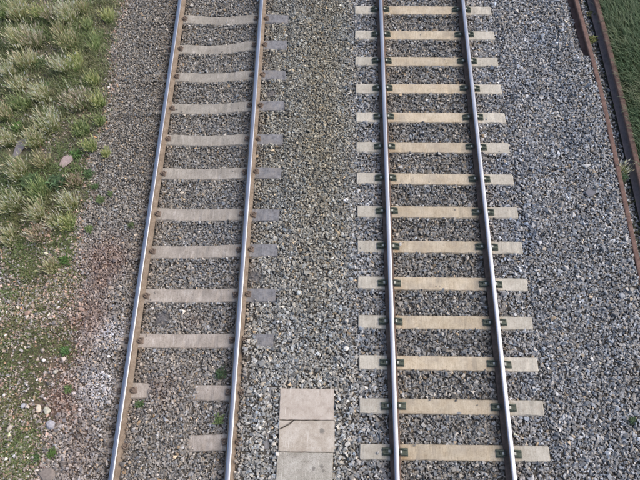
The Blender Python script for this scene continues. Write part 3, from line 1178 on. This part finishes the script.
TUS = [
    (6, 18, 0.15, 0.28, 'green', 'green tussock cut by the left edge in the top left corner'),
    (22, 16, 0.22, 0.36, 'straw', 'large olive and straw tussock in the top left corner'),
    (43, 19, 0.15, 0.26, 'fresh', 'bright green tussock just right of the large corner tussock'),
    (54, 21, 0.16, 0.26, 'pink', 'brownish pink tussock between a bright green and a pale one near the top'),
    (71, 23, 0.22, 0.36, 'pale', 'big pale straw tussock near the top, in the middle of the verge'),
    (85, 14, 0.15, 0.30, 'olive', 'olive tussock at the top, right of the big pale one'),
    (110, 21, 0.15, 0.22, 'fresh', 'yellowish green tussock nearest the gravel at the top'),
    (90, 31, 0.10, 0.18, 'green', 'small green tuft below the olive tussock near the top'),
    (98, 49, 0.15, 0.24, 'green', 'green tussock with whitish tips close to the gravel edge, upper verge'),
    (24, 45, 0.22, 0.36, 'straw', 'large straw tussock in the upper verge, left of its twin'),
    (38, 47, 0.18, 0.36, 'pink', 'tall pinkish straw tussock right beside the large straw one, upper verge'),
    (30, 67, 0.20, 0.33, 'straw', 'grey straw tussock directly below the straw pair'),
    (62, 36, 0.12, 0.24, 'olive', 'thin olive tussock under the big pale straw one'),
    (72, 49, 0.17, 0.30, 'olive', 'greyish olive tussock in the middle of the upper verge'),
    (66, 74, 0.17, 0.36, 'pale', 'yellow tussock with orange tips left of a green one'),
    (80, 69, 0.18, 0.25, 'fresh', 'leafy green tussock right of the orange tipped one'),
    (95, 84, 0.13, 0.20, 'fresh', 'small fresh green tuft near the gravel, above the wide pinkish tussock'),
    (12, 76, 0.16, 0.28, 'pale', 'pale tussock near the left edge under the grey straw one'),
    (21, 91, 0.17, 0.27, 'straw', 'straw tussock near the left edge, above a dull green one'),
    (45, 100, 0.17, 0.30, 'pale', 'tussock with long white tips above the biggest pale tussock'),
    (24, 108, 0.17, 0.22, 'green', 'dull green tussock left of the white tipped one'),
    (8, 120, 0.17, 0.26, 'olive', 'olive tussock at the left edge, a quarter down'),
    (52, 128, 0.24, 0.36, 'pale', 'biggest pale straw tussock, beside the stony bare patch'),
    (37, 144, 0.18, 0.32, 'straw', 'straw tussock leaning below the biggest pale one'),
    (80, 106, 0.23, 0.27, 'pink', 'wide pinkish brown tussock near the gravel, a quarter down'),
    (101, 105, 0.14, 0.26, 'fresh', 'pale green tussock standing at the gravel edge beside the wide pinkish one'),
    (101, 123, 0.10, 0.18, 'green', 'small green tuft at the gravel edge below the pale green one'),
    (92, 150, 0.13, 0.25, 'fresh', 'pale green tussock alone at the gravel edge, below a small tuft'),
    (107, 155, 0.09, 0.12, 'fresh', 'low green tuft out on the gravel, right of a pale green tussock'),
    (10, 145, 0.17, 0.28, 'straw', 'straw tussock at the left edge above the purplish rock'),
    (82, 132, 0.16, 0.18, 'green', 'dark leafy tussock above the pinkish rock'),
    (46, 166, 0.17, 0.22, 'olive', 'dull grey green tussock left of the pinkish rock'),
    (22, 176, 0.20, 0.36, 'straw', 'tall straw tussock below the purplish rock'),
    (15, 207, 0.20, 0.32, 'pale', 'bright cream tussock near the left edge, halfway down'),
    (42, 197, 0.19, 0.28, 'green', 'grey green tussock between the bright cream and the pale round one'),
    (42, 219, 0.18, 0.33, 'straw', 'straw tussock with stems fanning out, below the grey green one'),
    (72, 207, 0.17, 0.27, 'pale', 'pale round tussock below the reddish brown one'),
    (75, 185, 0.15, 0.20, 'brown', 'reddish brown tussock below the pinkish rock'),
    (60, 227, 0.12, 0.25, 'pale', 'yellow tussock, left one of the pair low on the verge'),
    (71, 227, 0.12, 0.24, 'fresh', 'greenish tussock, right one of the pair low on the verge'),
    (42, 239, 0.18, 0.24, 'brown', 'brown straw tussock left of the low pair'),
    (13, 240, 0.16, 0.20, 'straw', 'low straw tussock at the left edge above the mossy stones'),
    (54, 270, 0.16, 0.17, 'olive', 'thin dry tussock alone in the mossy stones'),
]
for u, v, rad, hgt, kind, label in TUS:
    x, y = ground_xy(u, v)
    tussock(x, y, rad, hgt, kind, label)
x, y = ground_xy(624, 170)
tussock(x, y, 0.10, 0.24, 'pale', 'pale tuft growing between the two rusty rails at the right', 110, group='tufts by the disused rails')


# short leafy weeds, each with its own rosette of leaves
def weed(x, y, rad, n, col, label, up=0.5):
    bm_v, bm_f, bm_c = [], [], []
    off = 0
    for i in range(int(n * 2.2)):
        a = random.uniform(0, 2 * math.pi)
        L = rad * random.uniform(0.25, 0.65)
        el = random.uniform(0.1, up) * math.pi / 2
        w = L * random.uniform(0.22, 0.36)
        st = Vector((random.triangular(-.6, .6) * rad, random.triangular(-.6, .6) * rad, random.uniform(0, 0.35) * rad))
        d = Vector((math.cos(a) * math.cos(el), math.sin(a) * math.cos(el), math.sin(el)))
        s = Vector((-math.sin(a), math.cos(a), random.uniform(-.3, .3)))
        pts = [st, st + d * L * .45 + s * w / 2 + Vector((0, 0, .08 * L)), st + d * L * .45 - s * w / 2 + Vector((0, 0, .08 * L)), st + d * L - Vector((0, 0, .12 * L)), st + d * L * .5]
        bm_v += [p[:] for p in pts]
        bm_f += [(off, off + 1, off + 4), (off, off + 4, off + 2), (off + 1, off + 3, off + 4), (off + 4, off + 3, off + 2)]
        k = math.exp(random.gauss(0.15, 0.3))
        w_ = random.random() * 0.25
        bm_c += [tuple(c * k * (1 - w_) + q * w_ for c, q in zip(col, (0.22, 0.21, 0.12)))] * 5
        off += 5
    me = tri_mesh('weed', np.array(bm_v), np.array(bm_f), vert_col=np.array(bm_c))
    o = link('weed', me, GRASS)
    o.location = (x, y, float(height(np.array([x]), np.array([y]))[0]) + 0.01)
    describe(o, label, 'weed', 'weeds in the stones')


G1, G2, G3 = (0.085, 0.15, 0.06), (0.14, 0.20, 0.08), (0.05, 0.095, 0.05)
for u, v, rad, n, col, label in [
    (220, 373, 0.12, 60, G3, 'dark green weed against the right rail of the left track, above the last sleepers'),
    (219, 419, 0.11, 40, G2, 'light green spiky weed between the two last sleepers, by the right rail'),
    (140, 405, 0.09, 40, G1, 'small dark weed beside the left rail between the two last sleepers'),
    (69, 390, 0.09, 45, G2, 'light green weed on reddish soil above the pale pair of stones'),
    (66, 352, 0.10, 55, (0.09, 0.18, 0.06), 'bright green weed in the middle of the stony verge'),
    (78, 157, 0.14, 80, (0.10, 0.19, 0.06), 'bright green leafy weed touching the pinkish rock'),
    (20, 129, 0.14, 70, (0.11, 0.21, 0.055), 'vivid green weed left of the biggest pale tussock'),
    (42, 66, 0.16, 80, (0.08, 0.14, 0.06), 'dark green weed between straw tussocks in the upper verge'),
    (89, 176, 0.13, 60, (0.09, 0.16, 0.07), 'pale green weed on the gravel right of the reddish brown tussock'),
    (101, 201, 0.11, 50, (0.12, 0.17, 0.075), 'sage green weed out on the gravel, halfway down'),
    (96, 188, 0.10, 45, G1, 'green weed on the gravel between two paler weeds'),
    (90, 230, 0.10, 50, G2, 'yellow green weed at the gravel edge below the sage one'),
    (132, 226, 0.09, 40, (0.10, 0.14, 0.065), 'dull weed in the gravel near the left rail, halfway down'),
    (111, 195, 0.08, 30, G2, 'tiny pale weed farthest right on the fine gravel'),
    (53, 454, 0.10, 50, (0.10, 0.17, 0.045), 'mossy green weed above the brown slab at the bottom'),
    (38, 458, 0.08, 40, G1, 'dark green weed left of the brown slab at the bottom'),
    (35, 187, 0.22, 130, (0.085, 0.145, 0.065), 'spreading green weed between the tall straw and the pale round tussock'),
    (60, 186, 0.20, 120, (0.08, 0.14, 0.07), 'dark spreading weed left of the reddish brown tussock'),
    (47, 90, 0.15, 70, (0.09, 0.15, 0.065), 'green weed above the white tipped tussock'),
    (66, 262, 0.12, 60, (0.075, 0.15, 0.04), 'bright weed in the mossy stones below the low pair of tussocks'),
    (631, 421, 0.09, 40, G3, 'dark weed in the stones at the right edge near the bottom'),
    (592, 40, 0.13, 60, (0.15, 0.165, 0.055), 'yellow green weed between the rusty rails near the top'),
    (592, 12, 0.12, 50, (0.17, 0.165, 0.075), 'straw coloured weed between the rusty rails at the top edge'),
    (622, 178, 0.13, 60, G3, 'dark green weed between the rusty rails below the pale tuft'),
]:
    x, y = ground_xy(u, v)
    weed(x, y, rad, n, col, label)

# uncountable short grass: verge cover, moss between the stones, lush grass beyond the rails
def carpet(name, n, xr, yr, dens, hgt, wid, c0, c1, c2, lean=(0.5, 0.2), lean_dir=None):
    x = RNG.uniform(*xr, n)
    y = RNG.uniform(*yr, n)
    k = RNG.random(n) < dens(x, y)
    for bx, by, br in BIG:
        k &= (x - bx) ** 2 + (y - by) ** 2 > (br * 0.85) ** 2
    x, y = x[k], y[k]
    n = len(x)
    P = np.stack([x, y, height(x, y) - 0.012], -1)
    H = RNG.uniform(*hgt, n)
    ld = RNG.uniform(0, 2 * np.pi, n) if lean_dir is None else lean_dir(x, y) + RNG.normal(0, 0.55, n)
    le = np.clip(RNG.normal(*lean, n), 0.05, 1.0)
    m = np.clip(1.8 * fbm(x, y, 1.7, 150) - 0.4 + RNG.normal(0, 0.15, n), 0, 1)[:, None]
    a = [1.3 * (jit(c[0], n) * (1 - m) + jit(c[1], n) * m) for c in (c0, c1, c2)]
    V, F, C = blades(P, H, RNG.uniform(*wid, n), ld, le, *a)
    me = tri_mesh(name, V, F, vert_col=np.clip(C, 0.01, 0.6))
    o = link(name, me, GRASS)
    o['kind'] = 'stuff'


def upper(x, y):
    return verge(x, y) ** 2 * sstep(4.3, 5.6, y) * np.clip(2.6 * fbm(x, y, 2.4, 170) - 0.6, 0.12, 1)


def lower(x, y):
    return sstep(0.35, 0.95, verge(x, y)) * (1 - 0.6 * sstep(4.3, 5.6, y)) * np.clip(2.6 * (0.5 * fbm(x, y, 1.8, 190) + 0.5 * fbm(x, y, 7.0, 195)) - 0.80, 0.05, 1) * (0.55 + 0.45 * (1 - sstep(-6.2, -5.4, x))) * (1 - 0.9 * redsoil(x, y))


carpet('short_grass', 85000, (-8.5, -5.2), (3.8, 10.1), upper, (0.05, 0.17), (0.006, 0.012),
       ((0.10, 0.14, 0.06), (0.12, 0.135, 0.07)), ((0.175, 0.235, 0.105), (0.225, 0.235, 0.13)), ((0.25, 0.30, 0.15), (0.38, 0.34, 0.23)), (0.55, 0.25))
carpet('moss', 230000, (-7.9, -4.85), (0.1, 5.6), lower, (0.025, 0.075), (0.006, 0.014),
       ((0.10, 0.135, 0.055), (0.12, 0.125, 0.06)), ((0.16, 0.215, 0.085), (0.20, 0.205, 0.10)), ((0.21, 0.27, 0.12), (0.27, 0.26, 0.14)), (0.7, 0.25))
carpet('long_grass', 34000, (3.16, 5.0), (1.5, 10.3), lambda x, y: np.clip(0.55 + 0.6 * fbm(x, y, 2.5, 210), 0, 1) * sstep(0.02, 0.12, x - RAIL2(y)), (0.10, 0.26), (0.006, 0.012),
       ((0.045, 0.08, 0.045), (0.06, 0.09, 0.05)), ((0.085, 0.145, 0.08), (0.13, 0.175, 0.10)), ((0.13, 0.195, 0.11), (0.25, 0.27, 0.18)),
       (0.85, 0.15), lambda x, y: 2.6 + 4.5 * (fbm(x, y, 0.9, 230) - 0.5))
carpet('rail_weeds', 2500, (2.98, 3.2), (-0.4, 11.0), lambda x, y: np.clip(2.4 * fbm(x, y, 1.3, 250) - 0.85, 0, 1), (0.04, 0.12), (0.006, 0.012),
       ((0.03, 0.045, 0.02), (0.05, 0.06, 0.02)), ((0.06, 0.085, 0.035), (0.14, 0.15, 0.05)), ((0.09, 0.12, 0.05), (0.22, 0.21, 0.08)), (0.6, 0.25))
tot = sum(len(o.data.polygons) for o in bpy.data.objects if o.type == 'MESH')
print('faces', tot)
